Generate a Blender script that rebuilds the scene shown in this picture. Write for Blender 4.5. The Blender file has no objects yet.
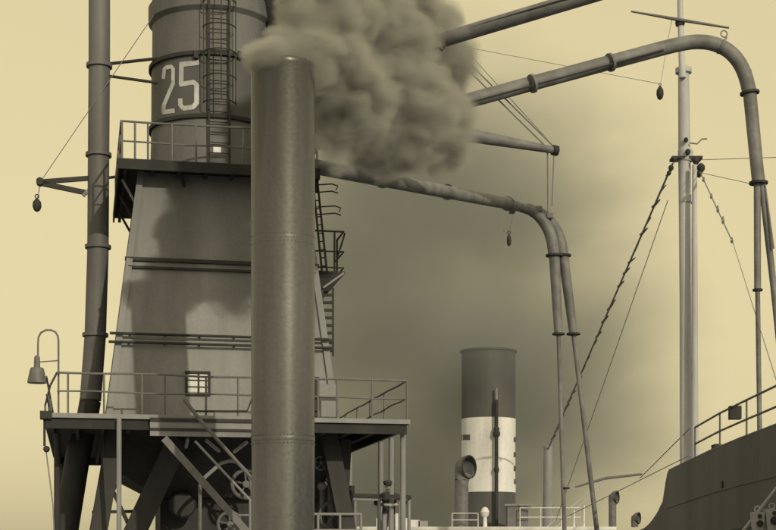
import bpy, math, random
from mathutils import Vector, Matrix, Quaternion, noise
random.seed(25)
SC = bpy.context.scene
COL = SC.collection
V = Vector
PI = math.pi

# ------------------------------------------------------------ camera, sky, sun, exposure
F, CX, HY, ZC = 1500.0, 388.0, 560.0, 5.0
cam = bpy.data.cameras.new('camera'); cam_o = bpy.data.objects.new('camera', cam); COL.objects.link(cam_o)
cam_o.location = (0, 0, ZC); cam_o.rotation_euler = (PI/2, 0, 0)
cam.sensor_width = 36; cam.lens = F/776*36; cam.shift_y = (HY-265)/776
cam.clip_start = .5; cam.clip_end = 12000
SC.camera = cam_o

SUN = V((-4.25, 8.2, -3.95)).normalized()          # direction the light travels
w = bpy.data.worlds.new('World'); SC.world = w; w.use_nodes = True
nt = w.node_tree; nt.nodes.clear()
sky = nt.nodes.new('ShaderNodeTexSky'); sky.sky_type = 'NISHITA'; sky.sun_disc = False
sky.sun_elevation = math.asin(-SUN.z); sky.sun_rotation = math.atan2(-SUN.x, -SUN.y)
sky.air_density = 1.5; sky.dust_density = 4.0
bw = nt.nodes.new('ShaderNodeRGBToBW'); nt.links.new(sky.outputs[0], bw.inputs[0])
pw = nt.nodes.new('ShaderNodeMath'); pw.operation = 'POWER'; pw.inputs[1].default_value = .22
nt.links.new(bw.outputs[0], pw.inputs[0])
tint = nt.nodes.new('ShaderNodeVectorMath'); tint.operation = 'SCALE'; tint.inputs[0].default_value = (5.75, 4.95, 2.85)
nt.links.new(pw.outputs[0], tint.inputs[3])
bg = nt.nodes.new('ShaderNodeBackground'); bg.inputs[1].default_value = .1
nt.links.new(tint.outputs[0], bg.inputs[0])
wo = nt.nodes.new('ShaderNodeOutputWorld'); nt.links.new(bg.outputs[0], wo.inputs[0])

sl = bpy.data.lights.new('sun', 'SUN'); sl.energy = 2.0; sl.angle = math.radians(.6); sl.color = (1, .88, .57)
so = bpy.data.objects.new('sun', sl); COL.objects.link(so)
so.rotation_euler = SUN.to_track_quat('-Z', 'Y').to_euler(); so.location = (20, -40, 40)

SC.view_settings.view_transform = 'Standard'; SC.view_settings.look = 'None'
SC.view_settings.exposure = 0; SC.view_settings.gamma = 1
SC.cycles.use_denoising = True
SC.cycles.volume_bounces = 1
SC.cycles.volume_max_steps = 256
SC.cycles.max_bounces = 6
SC.cycles.use_adaptive_sampling = True
SC.cycles.adaptive_threshold = .025

# ------------------------------------------------------------ pixel <-> place helpers
def P(px, py, d):
    return V(((px-CX)/F*d, d, ZC+(HY-py)/F*d))
TH = math.atan(308/1500)
CO, SI = math.cos(TH), math.sin(TH)
OX, OY = (222-CX)/F*38, 38.0
def W(a, b, z):                                   # tower frame: a along the face, b into depth
    return V((OX+a*CO-b*SI, OY+a*SI+b*CO, z))
def TA(px, b):
    k = (px-CX)/F
    return (k*(OY+CO*b)-OX+SI*b)/(CO-SI*k)
def T(px, py, b):
    a = TA(px, b); p = W(a, b, 0); p.z = ZC+(HY-py)/F*p.y
    return p
def AZ(px, py, b):
    return TA(px, b), T(px, py, b).z
U = V((CO, SI, 0)); D = V((-SI, CO, 0)); Z = V((0, 0, 1))

# ------------------------------------------------------------ materials
def g(v, cool=1.0):
    return (v, v*(1+.035*cool), v*(1+.27*cool), 1)
def mat(name, v, rough=.6, var=.35, scale=1.2, streak=4, bump=.15, metal=0, spec=.5, stain=0, cool=1.0):
    m = bpy.data.materials.new(name); m.use_nodes = True
    n = m.node_tree.nodes; l = m.node_tree.links
    p = n['Principled BSDF']; p.inputs['Roughness'].default_value = rough
    p.inputs['Metallic'].default_value = metal; p.inputs['Specular IOR Level'].default_value = spec
    tc = n.new('ShaderNodeNewGeometry')
    mp = n.new('ShaderNodeMapping'); mp.inputs['Scale'].default_value = (scale, scale, scale/streak)
    l.new(tc.outputs['Position'], mp.inputs[0])
    a = n.new('ShaderNodeTexNoise'); a.inputs['Scale'].default_value = 1; a.inputs['Detail'].default_value = 7
    a.inputs['Roughness'].default_value = .62
    l.new(mp.outputs[0], a.inputs[0])
    b = n.new('ShaderNodeTexNoise'); b.inputs['Scale'].default_value = scale*9; b.inputs['Detail'].default_value = 4
    l.new(tc.outputs['Position'], b.inputs[0])
    mx = n.new('ShaderNodeMath'); mx.operation = 'MULTIPLY_ADD'; mx.inputs[1].default_value = .35
    l.new(b.outputs[0], mx.inputs[0]); l.new(a.outputs[0], mx.inputs[2])
    r = n.new('ShaderNodeValToRGB')
    r.color_ramp.elements[0].position = .38; r.color_ramp.elements[0].color = g(v*(1-var), cool)
    r.color_ramp.elements[1].position = .95; r.color_ramp.elements[1].color = g(v*(1+var), cool)
    l.new(mx.outputs[0], r.inputs[0])
    last = r.outputs[0]
    if stain:
        s = n.new('ShaderNodeTexNoise'); s.inputs['Scale'].default_value = .45; s.inputs['Detail'].default_value = 5
        l.new(mp.outputs[0], s.inputs[0])
        sr = n.new('ShaderNodeValToRGB'); sr.color_ramp.elements[0].position = .42; sr.color_ramp.elements[0].color = (1-stain,)*3+(1,)
        sr.color_ramp.elements[1].position = .62; sr.color_ramp.elements[1].color = (1, 1, 1, 1)
        l.new(s.outputs[0], sr.inputs[0])
        mm = n.new('ShaderNodeMixRGB'); mm.blend_type = 'MULTIPLY'; mm.inputs[0].default_value = 1
        l.new(last, mm.inputs[1]); l.new(sr.outputs[0], mm.inputs[2]); last = mm.outputs[0]
    l.new(last, p.inputs['Base Color'])
    rr = n.new('ShaderNodeMapRange'); rr.inputs['To Min'].default_value = max(.05, rough-.12); rr.inputs['To Max'].default_value = min(1, rough+.15)
    l.new(b.outputs[0], rr.inputs[0]); l.new(rr.outputs[0], p.inputs['Roughness'])
    if bump:
        bp = n.new('ShaderNodeBump'); bp.inputs['Strength'].default_value = bump; bp.inputs['Distance'].default_value = .03
        l.new(mx.outputs[0], bp.inputs['Height']); l.new(bp.outputs[0], p.inputs['Normal'])
    return m
M = {
 'tower': mat('tower_paint', .225, .65, .3, 1.1, 6, .16, stain=.3),
 'tank': mat('tank_paint', .15, .62, .32, 1.3, 6, .15, stain=.3),
 'band': mat('dark_band_paint', .085, .6, .25),
 'white': mat('white_number_paint', .58, .7, .35, 4, 3, .05, cool=.8, stain=.25),
 'chimney': mat('chimney_steel', .088, .34, .45, 1.4, 10, .2, spec=.7, stain=.22),
 'pole': mat('pole_steel', .14, .6, .3, 1.5, 6, .15, stain=.25),
 'iron': mat('dark_iron', .038, .7, .35, 3, 3, .15, spec=.3),
 'deck': mat('black_shade_plate', .035, .8, .35, 2, 1, .15, spec=.3),  # black plate; its colour also carries the shade under the platform
 'pipe': mat('suction_pipe_paint', .19, .6, .35, 2.5, 1, .15, stain=.3),
 'pale': mat('pale_paint', .23, .65, .25, 3, 4, .1),
 'rail': mat('rail_steel', .13, .55, .3, 4, 1, .05),
 'hull': mat('black_hull_paint', .105, .62, .3, .5, 5, .2, stain=.3, cool=1.3),
 'mast': mat('mast_paint', .52, .65, .25, 2, 6, .1, stain=.2),
 'shipwhite': mat('ship_white', .78, .6, .2, 1, 4, .05, cool=.7, stain=.3),
 'black': mat('funnel_black', .075, .6, .3, 1, 4, .1),
 'rope': mat('rope_fibre', .2, .9, .3, 8, 1, .1),
 'ropepale': mat('pale_rope', .42, .9, .2, 8, 1, .1),
 'planks': mat('pale_bounce_planks', .42, .8, .25, 2, 1, .15),  # roof out of view, made pale to bounce light onto the platform underside
 'glass': mat('sky_pale_glass', .7, .25, .12, 4, 2, 0, cool=.6),  # pale colour painted in place of sky showing in the panes
 'jacket': mat('dark_wool', .05, .9, .25, 8, 1, .1),
 'trouser': mat('pale_canvas', .32, .9, .2, 8, 1, .1),
 'skin': mat('skin', .35, .6, .1, 8, 1, 0, cool=.4),
}
def water_mat():
    m = bpy.data.materials.new('harbour_water'); m.use_nodes = True
    n = m.node_tree.nodes; l = m.node_tree.links; p = n['Principled BSDF']
    p.inputs['Base Color'].default_value = (.085, .088, .08, 1); p.inputs['Roughness'].default_value = .12
    tc = n.new('ShaderNodeNewGeometry'); a = n.new('ShaderNodeTexNoise'); a.inputs['Scale'].default_value = .8; a.inputs['Detail'].default_value = 5
    l.new(tc.outputs['Position'], a.inputs[0])
    b = n.new('ShaderNodeBump'); b.inputs['Strength'].default_value = .5; b.inputs['Distance'].default_value = .2
    l.new(a.outputs[0], b.inputs['Height']); l.new(b.outputs[0], p.inputs['Normal'])
    return m
M['water'] = water_mat()
def soot(m, z0, z1, amt):                          # soot crust below the lip, ragged lower edge
    n = m.node_tree.nodes; l = m.node_tree.links; p = n['Principled BSDF']
    src = p.inputs['Base Color'].links[0].from_socket
    ge = n.new('ShaderNodeNewGeometry'); sp = n.new('ShaderNodeSeparateXYZ'); l.new(ge.outputs['Position'], sp.inputs[0])
    mp = n.new('ShaderNodeMapping'); mp.inputs['Scale'].default_value = (5, 5, .5); l.new(ge.outputs['Position'], mp.inputs[0])
    nz = n.new('ShaderNodeTexNoise'); nz.inputs['Scale'].default_value = 1; nz.inputs['Detail'].default_value = 6; l.new(mp.outputs[0], nz.inputs[0])
    ad = n.new('ShaderNodeMath'); ad.operation = 'MULTIPLY_ADD'; ad.inputs[1].default_value = (z1-z0)*1.6; l.new(nz.outputs[0], ad.inputs[0]); l.new(sp.outputs[2], ad.inputs[2])
    mr = n.new('ShaderNodeMapRange'); mr.inputs['From Min'].default_value = z0+(z1-z0)*.8; mr.inputs['From Max'].default_value = z1+(z1-z0)*.8
    mr.inputs['To Max'].default_value = amt; l.new(ad.outputs[0], mr.inputs[0])
    mx = n.new('ShaderNodeMixRGB'); mx.inputs[2].default_value = g(.028); l.new(mr.outputs[0], mx.inputs[0]); l.new(src, mx.inputs[1])
    l.new(mx.outputs[0], p.inputs['Base Color'])
soot(M['chimney'], 12.6, 15.4, .75)

# ------------------------------------------------------------ mesh builders (world coordinates)
class MB:
    def __init__(s): s.v = []; s.f = []; s.mi = []
    def add(s, vs, fs, mi=0):
        o = len(s.v); s.v += [V(x) for x in vs]; s.f += [tuple(i+o for i in q) for q in fs]; s.mi += [mi]*len(fs); return s
    def hexa(s, c):                               # 8 corners: bottom ring 0-3, top ring 4-7
        return s.add(c, [(3,2,1,0),(4,5,6,7),(0,1,5,4),(1,2,6,5),(2,3,7,6),(3,0,4,7)])
    def box(s, c, ax, ay, az):                    # centre + half-axis vectors
        c = V(c); q = [(-1,-1),(1,-1),(1,1),(-1,1)]
        return s.hexa([c+ax*i+ay*j-az for i, j in q]+[c+ax*i+ay*j+az for i, j in q])
    def tb(s, a0, a1, b0, b1, z0, z1):            # box in the tower frame
        return s.hexa([W(a0,b0,z0),W(a1,b0,z0),W(a1,b1,z0),W(a0,b1,z0),W(a0,b0,z1),W(a1,b0,z1),W(a1,b1,z1),W(a0,b1,z1)])
    def beam(s, p, q, wd, ht, up=Z):
        p, q = V(p), V(q); d = (q-p).normalized()
        if abs(d.dot(up)) > .95: up = D
        x = d.cross(up).normalized(); y = x.cross(d).normalized()
        return s.box((p+q)/2, x*wd/2, y*ht/2, d*((q-p).length/2)) if False else s.hexa(
            [p+x*i*wd/2+y*j*ht/2 for i, j in ((-1,-1),(1,-1),(1,1),(-1,1))]+[q+x*i*wd/2+y*j*ht/2 for i, j in ((-1,-1),(1,-1),(1,1),(-1,1))])
    def tube(s, pts, r, n=10, caps=True):
        pts = [V(p) for p in pts]; rs = r if isinstance(r, (list, tuple)) else [r]*len(pts)
        ts = []
        for i in range(len(pts)):
            a = pts[max(0, i-1)]; b = pts[min(len(pts)-1, i+1)]; ts.append((b-a).normalized())
        up = Z if abs(ts[0].z) < .9 else V((0, 1, 0))
        x = ts[0].cross(up).normalized(); o = len(s.v); rings = []
        for i, p in enumerate(pts):
            if i:
                x = (x-ts[i]*x.dot(ts[i])).normalized()
            y = ts[i].cross(x).normalized()
            for k in range(n):
                t = 2*PI*k/n; s.v.append(p+(x*math.cos(t)+y*math.sin(t))*rs[i])
        for i in range(len(pts)-1):
            for k in range(n):
                a = o+i*n+k; b = o+i*n+(k+1) % n
                s.f.append((a, b, b+n, a+n)); s.mi.append(0)
        if caps:
            s.f.append(tuple(o+k for k in reversed(range(n)))); s.mi.append(0)
            e = o+(len(pts)-1)*n; s.f.append(tuple(e+k for k in range(n))); s.mi.append(0)
        return s
    def lathe(s, c, prof, n=48, axis=None, close=True):    # prof: list of (r, h) along the axis from c
        c = V(c); ax = (V(axis) if axis else Z).normalized()
        x = ax.cross(V((0, 1, 0)) if abs(ax.y) < .9 else V((1, 0, 0))).normalized(); y = ax.cross(x)
        o = len(s.v)
        for r, h in prof:
            for k in range(n):
                t = 2*PI*k/n; s.v.append(c+ax*h+(x*math.cos(t)+y*math.sin(t))*max(r, 1e-4))
        for i in range(len(prof)-1):
            for k in range(n):
                a = o+i*n+k; b = o+i*n+(k+1) % n
                s.f.append((a, b, b+n, a+n)); s.mi.append(0)
        if close:
            s.f.append(tuple(o+k for k in reversed(range(n)))); s.mi.append(0)
            e = o+(len(prof)-1)*n; s.f.append(tuple(e+k for k in range(n))); s.mi.append(0)
        return s
    def torus(s, c, R, r, axis=None, n=36, m=8):
        c = V(c); ax = (V(axis) if axis else Z).normalized()
        x = ax.cross(V((0, 1, 0)) if abs(ax.y) < .9 else V((1, 0, 0))).normalized(); y = ax.cross(x); o = len(s.v)
        for i in range(n):
            t = 2*PI*i/n; d = x*math.cos(t)+y*math.sin(t)
            for j in range(m):
                q = 2*PI*j/m; s.v.append(c+d*(R+r*math.cos(q))+ax*r*math.sin(q))
        for i in range(n):
            for j in range(m):
                s.f.append((o+i*m+j, o+((i+1) % n)*m+j, o+((i+1) % n)*m+(j+1) % m, o+i*m+(j+1) % m)); s.mi.append(0)
        return s
    def mesh(s, name, mats, base=V((0, 0, 0)), angle=35):
        me = bpy.data.meshes.new(name)
        me.from_pydata([tuple(x-base) for x in s.v], [], s.f)
        for m in (mats if isinstance(mats, list) else [mats]): me.materials.append(M[m] if isinstance(m, str) else m)
        me.polygons.foreach_set('material_index', s.mi)
        import bmesh
        bm = bmesh.new(); bm.from_mesh(me); bmesh.ops.recalc_face_normals(bm, faces=bm.faces); bm.to_mesh(me); bm.free()
        me.shade_smooth(); me.set_sharp_from_angle(angle=math.radians(angle))
        return me
    def build(s, name, mats, parent=None, angle=35):
        # origin at the middle of the base of the piece
        lo = V((min(x.x for x in s.v), min(x.y for x in s.v), min(x.z for x in s.v)))
        hi = V((max(x.x for x in s.v), max(x.y for x in s.v), max(x.z for x in s.v)))
        base = V(((lo.x+hi.x)/2, (lo.y+hi.y)/2, lo.z))
        o = bpy.data.objects.new(name, s.mesh(name, mats, base, angle)); COL.objects.link(o)
        place(o, base, parent)
        return o
WLOC = {}
def place(o, loc, parent):
    WLOC[o.name] = V(loc)
    if parent:
        o.parent = parent; o.location = V(loc)-WLOC[parent.name]
    else: o.location = loc
def thing(name, label, cat, loc, group=None):
    o = bpy.data.objects.new(name, None); COL.objects.link(o); o.empty_display_size = .2
    place(o, V(loc), None); tag(o, label, cat, group); return o
def tag(o, label=None, cat=None, group=None, kind=None):
    if label: o['label'] = label
    if cat: o['category'] = cat
    if group: o['group'] = group
    if kind: o['kind'] = kind
    return o
def copy_at(src, delta, parent=None, rot=None):   # a copy of a one-mesh part, moved
    c = src.copy(); COL.objects.link(c); place(c, WLOC[src.name]+V(delta), parent or src.parent); return c
def wire(name, pts, r, m='rope', parent=None, label=None, cat='wire', group=None, n=6, sag=0):
    pts = [V(p) for p in pts]
    if sag and len(pts) == 2:
        a, b = pts; pts = [a.lerp(b, t/12)-Z*sag*4*(t/12)*(1-t/12) for t in range(13)]
    o = MB().tube(pts, r, n).build(name, m, parent)
    if label: tag(o, label, cat, group)
    return o
def arc(p0, p1, p2, k=10):                        # quadratic curve
    p0, p1, p2 = V(p0), V(p1), V(p2)
    return [p0*(1-t)**2+p1*2*t*(1-t)+p2*t*t for t in (i/k for i in range(k+1))]
def smooth(pts, k=4):                             # Catmull-Rom through the points
    pts = [V(p) for p in pts]; q = [pts[0]*2-pts[1]]+pts+[pts[-1]*2-pts[-2]]; out = []
    for i in range(1, len(q)-2):
        for j in range(k):
            t = j/k; a, b, c, d = q[i-1:i+3]
            out.append(.5*((2*b)+(c-a)*t+(2*a-5*b+4*c-d)*t*t+(3*b-a-3*c+d)*t**3))
    return out+[pts[-1]]
def flange(name, c, axis, R, th, parent, m='iron', bolts=0):
    ax = V(axis).normalized()
    return MB().lathe(V(c)-ax*th/2, [(R, 0), (R, th)], 20, ax).build(name, m, parent)

# ------------------------------------------------------------ water
mb = MB(); S = 6000
mb.add([(-S,-S,0),(S,-S,0),(S,S,0),(-S,S,0)], [(0,1,2,3)])
tag(mb.build('water', 'water'), kind='structure')

# ------------------------------------------------------------ the elevator's pontoon and deckhouse (carry the tower)
ROOF = 5.3
pt = thing('pontoon', 'black steel pontoon carrying the grain tower and the thick chimney', 'barge', W(0, 2, 0))
a0, a1 = -8.5, 9.5
mb = MB(); ring = [(a0+2,-11),(a1-2,-11),(a1,-8),(a1,14),(a1-2,17),(a0+2,17),(a0,14),(a0,-8)]
mb.add([W(a,b,-.8) for a,b in ring]+[W(a,b,1.6) for a,b in ring],
       [tuple(range(7,-1,-1)), tuple(range(8,16))]+[(i,(i+1)%8,(i+1)%8+8,i+8) for i in range(8)])
mb.build('hull', 'hull', pt)
dh = MB().tb(-7, 7.6, -9.2, 13.4, 1.6, ROOF-.14).build('deckhouse', 'pale', pt)
MB().tb(-7.25, 7.85, -9.45, 13.65, ROOF-.14, ROOF).build('deckhouse_roof', 'planks', pt)

# ------------------------------------------------------------ tower house
tw = thing('grain_tower', 'tall tapered grey steel tower house behind the thick chimney', 'tower', W(0, 3, ROOF))
(aLb, zb), (aRb, _) = AZ(109, 416, 0), AZ(336, 416, 0)
(aLt, zt), (aRt, _) = AZ(141, 172, .9), AZ(302, 172, .9)
zb0 = zb-.05
def sec(z):
    t = (z-zb)/(zt-zb)
    return aLb+(aLt-aLb)*t, aRb+(aRt-aRb)*t, .9*t, 6-.9*t
zm1 = T(221, 264, .5).z; zm2 = T(221, 341, .25).z
levels = [zb0, zm2, zm1, zt]
for i in range(3):
    z0, z1 = levels[i]+.004, levels[i+1]-.004
    l0, r0, f0, k0 = sec(z0); l1, r1, f1, k1 = sec(z1); th = .08
    def panel(c0, c1, d0, d1, nrm):               # c: bottom corners, d: top corners
        q = [c0, c1, c1+nrm*th, c0+nrm*th, d0, d1, d1+nrm*th, d0+nrm*th]
        MB().hexa(q).build('wall_panel', 'tower', tw)
    panel(W(l0,f0,z0), W(r0,f0,z0), W(l1,f1,z1), W(r1,f1,z1), D)
    panel(W(l0,k0,z0), W(r0,k0,z0), W(l1,k1,z1), W(r1,k1,z1), -D)
    panel(W(l0,f0+th,z0), W(l0,k0-th,z0), W(l1,f1+th,z1), W(l1,k1-th,z1), U)
    panel(W(r0,f0+th,z0), W(r0,k0-th,z0), W(r1,f1+th,z1), W(r1,k1-th,z1), -U)
def girdle(z, h, out, name='girt'):
    l, r, f, k = sec(z)
    for p, q in (((l-out,f),(r+out,f)), ((l,f),(l,k)), ((r,f),(r,k)), ((l,k),(r,k))):
        MB().beam(W(p[0], p[1]-.03, z), W(q[0], q[1]-.03, z), .1, h).build(name, 'iron', tw)
girdle(zm1+.05, .09, .12); girdle(zm1-.16, .06, .02)
for dz in (.1, -.12):                              # two pipe rails running round above the platform
    l, r, f, k = sec(zm2+dz)
    MB().tube([W(l-.25,f-.18,zm2+dz), W(r+.1,f-.18,zm2+dz)], .035, 8).build('wall_rail', 'iron', tw)
    for i in range(6):
        t = l+(r-l)*(i+.3)/6
        MB().beam(W(t,f-.2,zm2+dz), W(t,f+.05,zm2+dz), .04, .04).build('rail_bracket', 'iron', tw)
# corner angle irons
for s in (0, 1):
    for e in (0, 1):
        p0, p1 = sec(zb0), sec(zt)
        MB().beam(W(p0[s], p0[2+e], zb0), W(p1[s], p1[2+e], zt), .16, .16, up=D).build('corner_angle', 'tower', tw)
# window: frame, 2 x 3 panes
wz0, wz1 = T(197, 393, 0).z, T(197, 373, 0).z
wa0, wa1 = TA(187.5, .1), TA(208, .1)
f0 = sec((wz0+wz1)/2)[2]
win = MB()
win.tb(wa0-.06, wa0, f0-.07, f0+.05, wz0-.06, wz1+.06); win.tb(wa1, wa1+.06, f0-.07, f0+.05, wz0-.06, wz1+.06)
win.tb(wa0, wa1, f0-.07, f0+.05, wz1, wz1+.06); win.tb(wa0, wa1, f0-.09, f0+.05, wz0-.06, wz0)
am = (wa0+wa1)/2+.02
win.tb(am-.02, am+.02, f0-.06, f0+.05, wz0, wz1)
for i in (1, 2):
    zz = wz0+(wz1-wz0)*i/3; win.tb(wa0, am-.02, f0-.055, f0+.05, zz-.012, zz+.012); win.tb(am+.02, wa1, f0-.055, f0+.05, zz-.012, zz+.012)
wo_ = win.build('window', 'iron', tw); wo_['label'] = 'small bright six-pane window above the platform'
for c, (x0, x1) in enumerate(((wa0, am-.02), (am+.02, wa1))):
    for r_ in range(3):
        h = (wz1-wz0)/3
        MB().tb(x0+.004, x1-.004, f0-.03, f0-.015, wz0+h*r_+.014, wz0+h*(r_+1)-.014).build('pane', 'glass', wo_)
# legs down to the deckhouse roof, braces
for s in (0, 1):
    for e in (0, 1):
        p0 = sec(zb0); q = sec(ROOF)
        MB().beam(W(p0[s]+(.24 if s == 0 else -.24), p0[2+e]+(.2 if e == 0 else -.2), zb0),
                  W(q[s]+(.1 if s == 0 else -.1), q[2+e], ROOF), .42, .42, up=D).build('leg', 'iron', tw)
def br(p, q, wd=.1): return MB().beam(p, q, wd, wd).build('brace', 'iron', tw)
br(T(106,476,.3), T(134,536,.3)); br(T(133,468,1.2), T(160,506,1.2)); br(T(92,512,.4), T(150,511,.4), .08)
br(T(96,526,.8), T(120,478,.8), .07)
MB().beam(T(178,440,.4), T(132,538,.2), .55, .5, up=D).build('diagonal_leg', 'iron', tw)
MB().beam(T(345,440,.4), T(340,538,.2), .3, .3, up=D).build('diagonal_leg', 'iron', tw)

# ------------------------------------------------------------ machinery under the tower
hp = thing('hopper', 'black sheet metal hopper hanging below the tower house', 'hopper', W(0, 3, ROOF))
mb = MB()
def rg(x0, x1, b0, b1, py):
    z = T((x0+x1)/2, py, 3).z; a, c = TA(x0, b0), TA(x1, b0)
    return [W(a,b0,z), W(c,b0,z), W(c,b1,z), W(a,b1,z)]
top = rg(103, 338, .5, 5.6, 425); mid = rg(104, 330, .6, 5.4, 470); bot = rg(160, 320, 1.6, 4.4, 500)
mb.hexa(mid+top); mb.build('hopper_box', 'deck', hp)
MB().hexa(bot+[p-Z*.004 for p in mid]).build('chute', 'iron', hp)
MB().hexa([p*.4+W(0,3,0)*.6-V((0,0,0)) if False else V((p.x*.5+bot[0].x*.25+bot[2].x*.25, p.y*.5+bot[0].y*.25+bot[2].y*.25, ROOF)) for p in bot]
          +[V((p.x*.5+bot[0].x*.25+bot[2].x*.25, p.y*.5+bot[0].y*.25+bot[2].y*.25, bot[0].z)) for p in bot]).build('outlet', 'iron', hp)
eng = thing('engine_casing', 'dark riveted engine casing under the hopper on the deckhouse roof', 'machine', W(0, 5, ROOF))
MB().tb(TA(160, 2), TA(250, 2), 1.9, 4.5, ROOF, T(200, 493, 2).z).build('casing', 'iron', eng)
MB().tb(TA(318, 2), TA(352, 2), 1.6, 4.4, ROOF, T(330, 486, 2).z).build('cylinder_block', 'iron', eng)
MB().lathe(T(182, 505, 1.5), [(.34, 0), (.36, .2), (.3, .3)], 20, -D).build('bearing_cover', 'iron', eng)
for px, py, R in ((246, 484, .42), (230, 524, .36), (321, 463, .2), (333, 515, .4)):
    wc = T(px, py, .35)
    wh = MB().torus(wc, R*.85, R*.12, D, 28, 8)
    for k in range(5):
        t = 2*PI*k/5+.4; wh.tube([wc, wc+(U*math.cos(t)+Z*math.sin(t))*R*.85], R*.07, 6)
    wh.lathe(wc-D*.08, [(R*.22, 0), (R*.22, .16)], 14, D)
    ww = wh.build('hand_wheel' if R < .3 else 'flywheel', 'rail', eng)
    MB().tube([wc, wc+D*1.7], .05, 8).build('shaft', 'iron', eng)
for px, y0, y1 in ((322, 482, 540), (330, 476, 540), (338, 470, 540), (345, 478, 540)):
    MB().tube([T(px, y0, .9), T(px, y1, .9)], .07, 8).build('valve_rod', 'rail', eng)
    MB().lathe(T(px, y0+8, .9), [(.07, 0), (.12, .05), (.12, .15), (.07, .2)], 12).build('valve', 'pale', eng)

# ------------------------------------------------------------ main platform
PB0, PB1 = -1.6, 12.6
pa0, pa1 = TA(43, PB0), TA(409, PB0)
zp = T(225, 417, PB0).z
pf = thing('main_platform', 'wide dark working platform with railings round the tower foot', 'platform', W(0, 0, ROOF))
# deck in strips round the tower foot
l, r, f, k = sec(zb)
for (x0, x1, y0, y1) in ((pa0, pa1, PB0, f-.06), (pa0, l-.06, f-.06, k+.06), (r+.06, pa1, f-.06, k+.06), (pa0, pa1, k+.06, PB1)):
    MB().tb(x0, x1, y0, y1, zp-.1, zp).build('deck_plate', 'deck', pf)
MB().tb(pa0-.02, pa1+.02, PB0-.06, PB0-.003, zp-.09, zp+.02).build('edge_angle', 'pale', pf)
j0 = MB().tb(pa0+.15, pa0+.23, PB0+.14, PB1-.22, zp-.3, zp-.104).build('joist', 'deck', pf)
nj = 15
for i in range(1, nj):
    copy_at(j0, U*((pa1-pa0-.4)*i/(nj-1)), pf)
for b in (PB0+.02, PB1-.2):
    MB().tb(pa0+.05, pa1-.05, b, b+.1, zp-.34, zp-.104).build('edge_beam', 'deck', pf)  # blackened so the sunlit front reads as shaded underside
# fascia beams in front of the stair opening
fa0, fa1 = TA(150, PB0-.1), TA(258, PB0-.1)
zz = lambda y: T(200, y, PB0-.1).z
MB().tb(fa0, fa1, PB0-.14, PB0-.065, zz(422), zz(418.5)).build('fascia_beam', 'iron', pf)
MB().tb(fa0, fa1, PB0-.1, PB0-.064, zz(428.5), zz(422.1)).build('fascia_plate', 'pale', pf)
MB().tb(fa0, fa1, PB0-.16, PB0-.065, zz(431), zz(428.6)).build('fascia_beam', 'iron', pf)
MB().tb(fa0, fa1, PB0-.12, PB0-.064, zz(436.5), zz(431.1)).build('fascia_plate', 'tower', pf)
for (p, q) in (((206,440),(219,451)), ((247,442),(234,452)), ((188,438),(186,447))):
    MB().beam(T(*p, PB0+.2), T(*q, PB0+.6), .07, .07).build('knee_brace', 'pale', pf)
# supporting posts
def post(px, b, m='pale', rr=.055, name='post'):
    MB().tube([W(TA(px, b), b, ROOF), W(TA(px, b), b, zp-.09)], rr, 10).build(name, m, pf)
post(119, PB0-.13, rr=.06)
for b in (-1.35, .1, 1.5, 6.2, 7.6, 12.2):
    a = pa1-.1
    MB().tube([W(a, b, ROOF), W(a, b, zp-.305)], .07, 10).build('post', 'pale', pf)
for b in (.3, 12.2):
    MB().tube([W(pa0+.3, b, ROOF), W(pa0+.3, b, zp-.305)], .08, 10).build('post', 'iron', pf)
# railing
rl = MB().tb(0, .001, 0, .001, zp, zp+.001)
def railing(parent, pts, h, posts, r=.026, mids=(.55,), mat_='rail', name='railing'):
    z0 = pts[0].z
    def wob(hh_, amp):
        out = []
        for p, q in zip(pts, pts[1:]):
            k = max(1, int((q-p).length/.8))
            out += [p.lerp(q, i/k)+Z*(hh_+(random.uniform(-amp, amp) if i else 0))+D*(random.uniform(-amp, amp) if i else 0) for i in range(k)]
        return out+[pts[-1]+Z*hh_]
    rt = MB().tube(wob(h, .018), r, 8).build(name, mat_, parent)
    for mh in mids: MB().tube(wob(mh, .022), r*.8, 8).build('rail', mat_, rt)
    for q in posts: MB().tube([q, q+Z*h], r, 8).build('post', mat_, rt)
    return rt
fb = PB0+.06
def fp(px): return W(TA(px, fb), fb, zp)
HR = T(100, 373.5, fb).z-zp
railing(pf, [fp(57), fp(408)], HR, [fp(x) for x in (68, 104, 142, 165, 206, 238, 318, 337, 372, 407)])
rp = MB().tube([fp(57)+Z*HR, W(TA(50,fb), fb+.3, zp+HR*.72), W(TA(43.5,fb)+.02, fb+.9, zp+.3), W(TA(43.5,fb)+.02, fb+.9, zp)], .026, 8).build('end_rail', 'rail', pf)
railing(pf, [W(pa0+.06, fb+.9, zp), W(pa0+.06, PB1-.1, zp)], HR, [W(pa0+.06, b, zp) for b in (2.2, 4, 5.8, 7.6, 9.5, 12.4)])
railing(pf, [W(pa1-.06, fb, zp), W(pa1-.06, PB1-.1, zp)], HR, [W(pa1-.06, b, zp) for b in (1.2, 3.2, 5.2, 7.2, 9.4, 12.4)])
railing(pf, [W(pa0+.06, PB1-.1, zp), W(pa1-.06, PB1-.1, zp)], HR, [W(pa0+(pa1-pa0)*t, PB1-.1, zp) for t in (.2, .4, .6, .8)])
MB().tube([T(187,402,fb-.05), T(195,411,fb-.05), T(247,411,fb-.05), T(252,399,fb-.05)], .022, 8).build('guard_chain', 'iron', pf)
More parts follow.
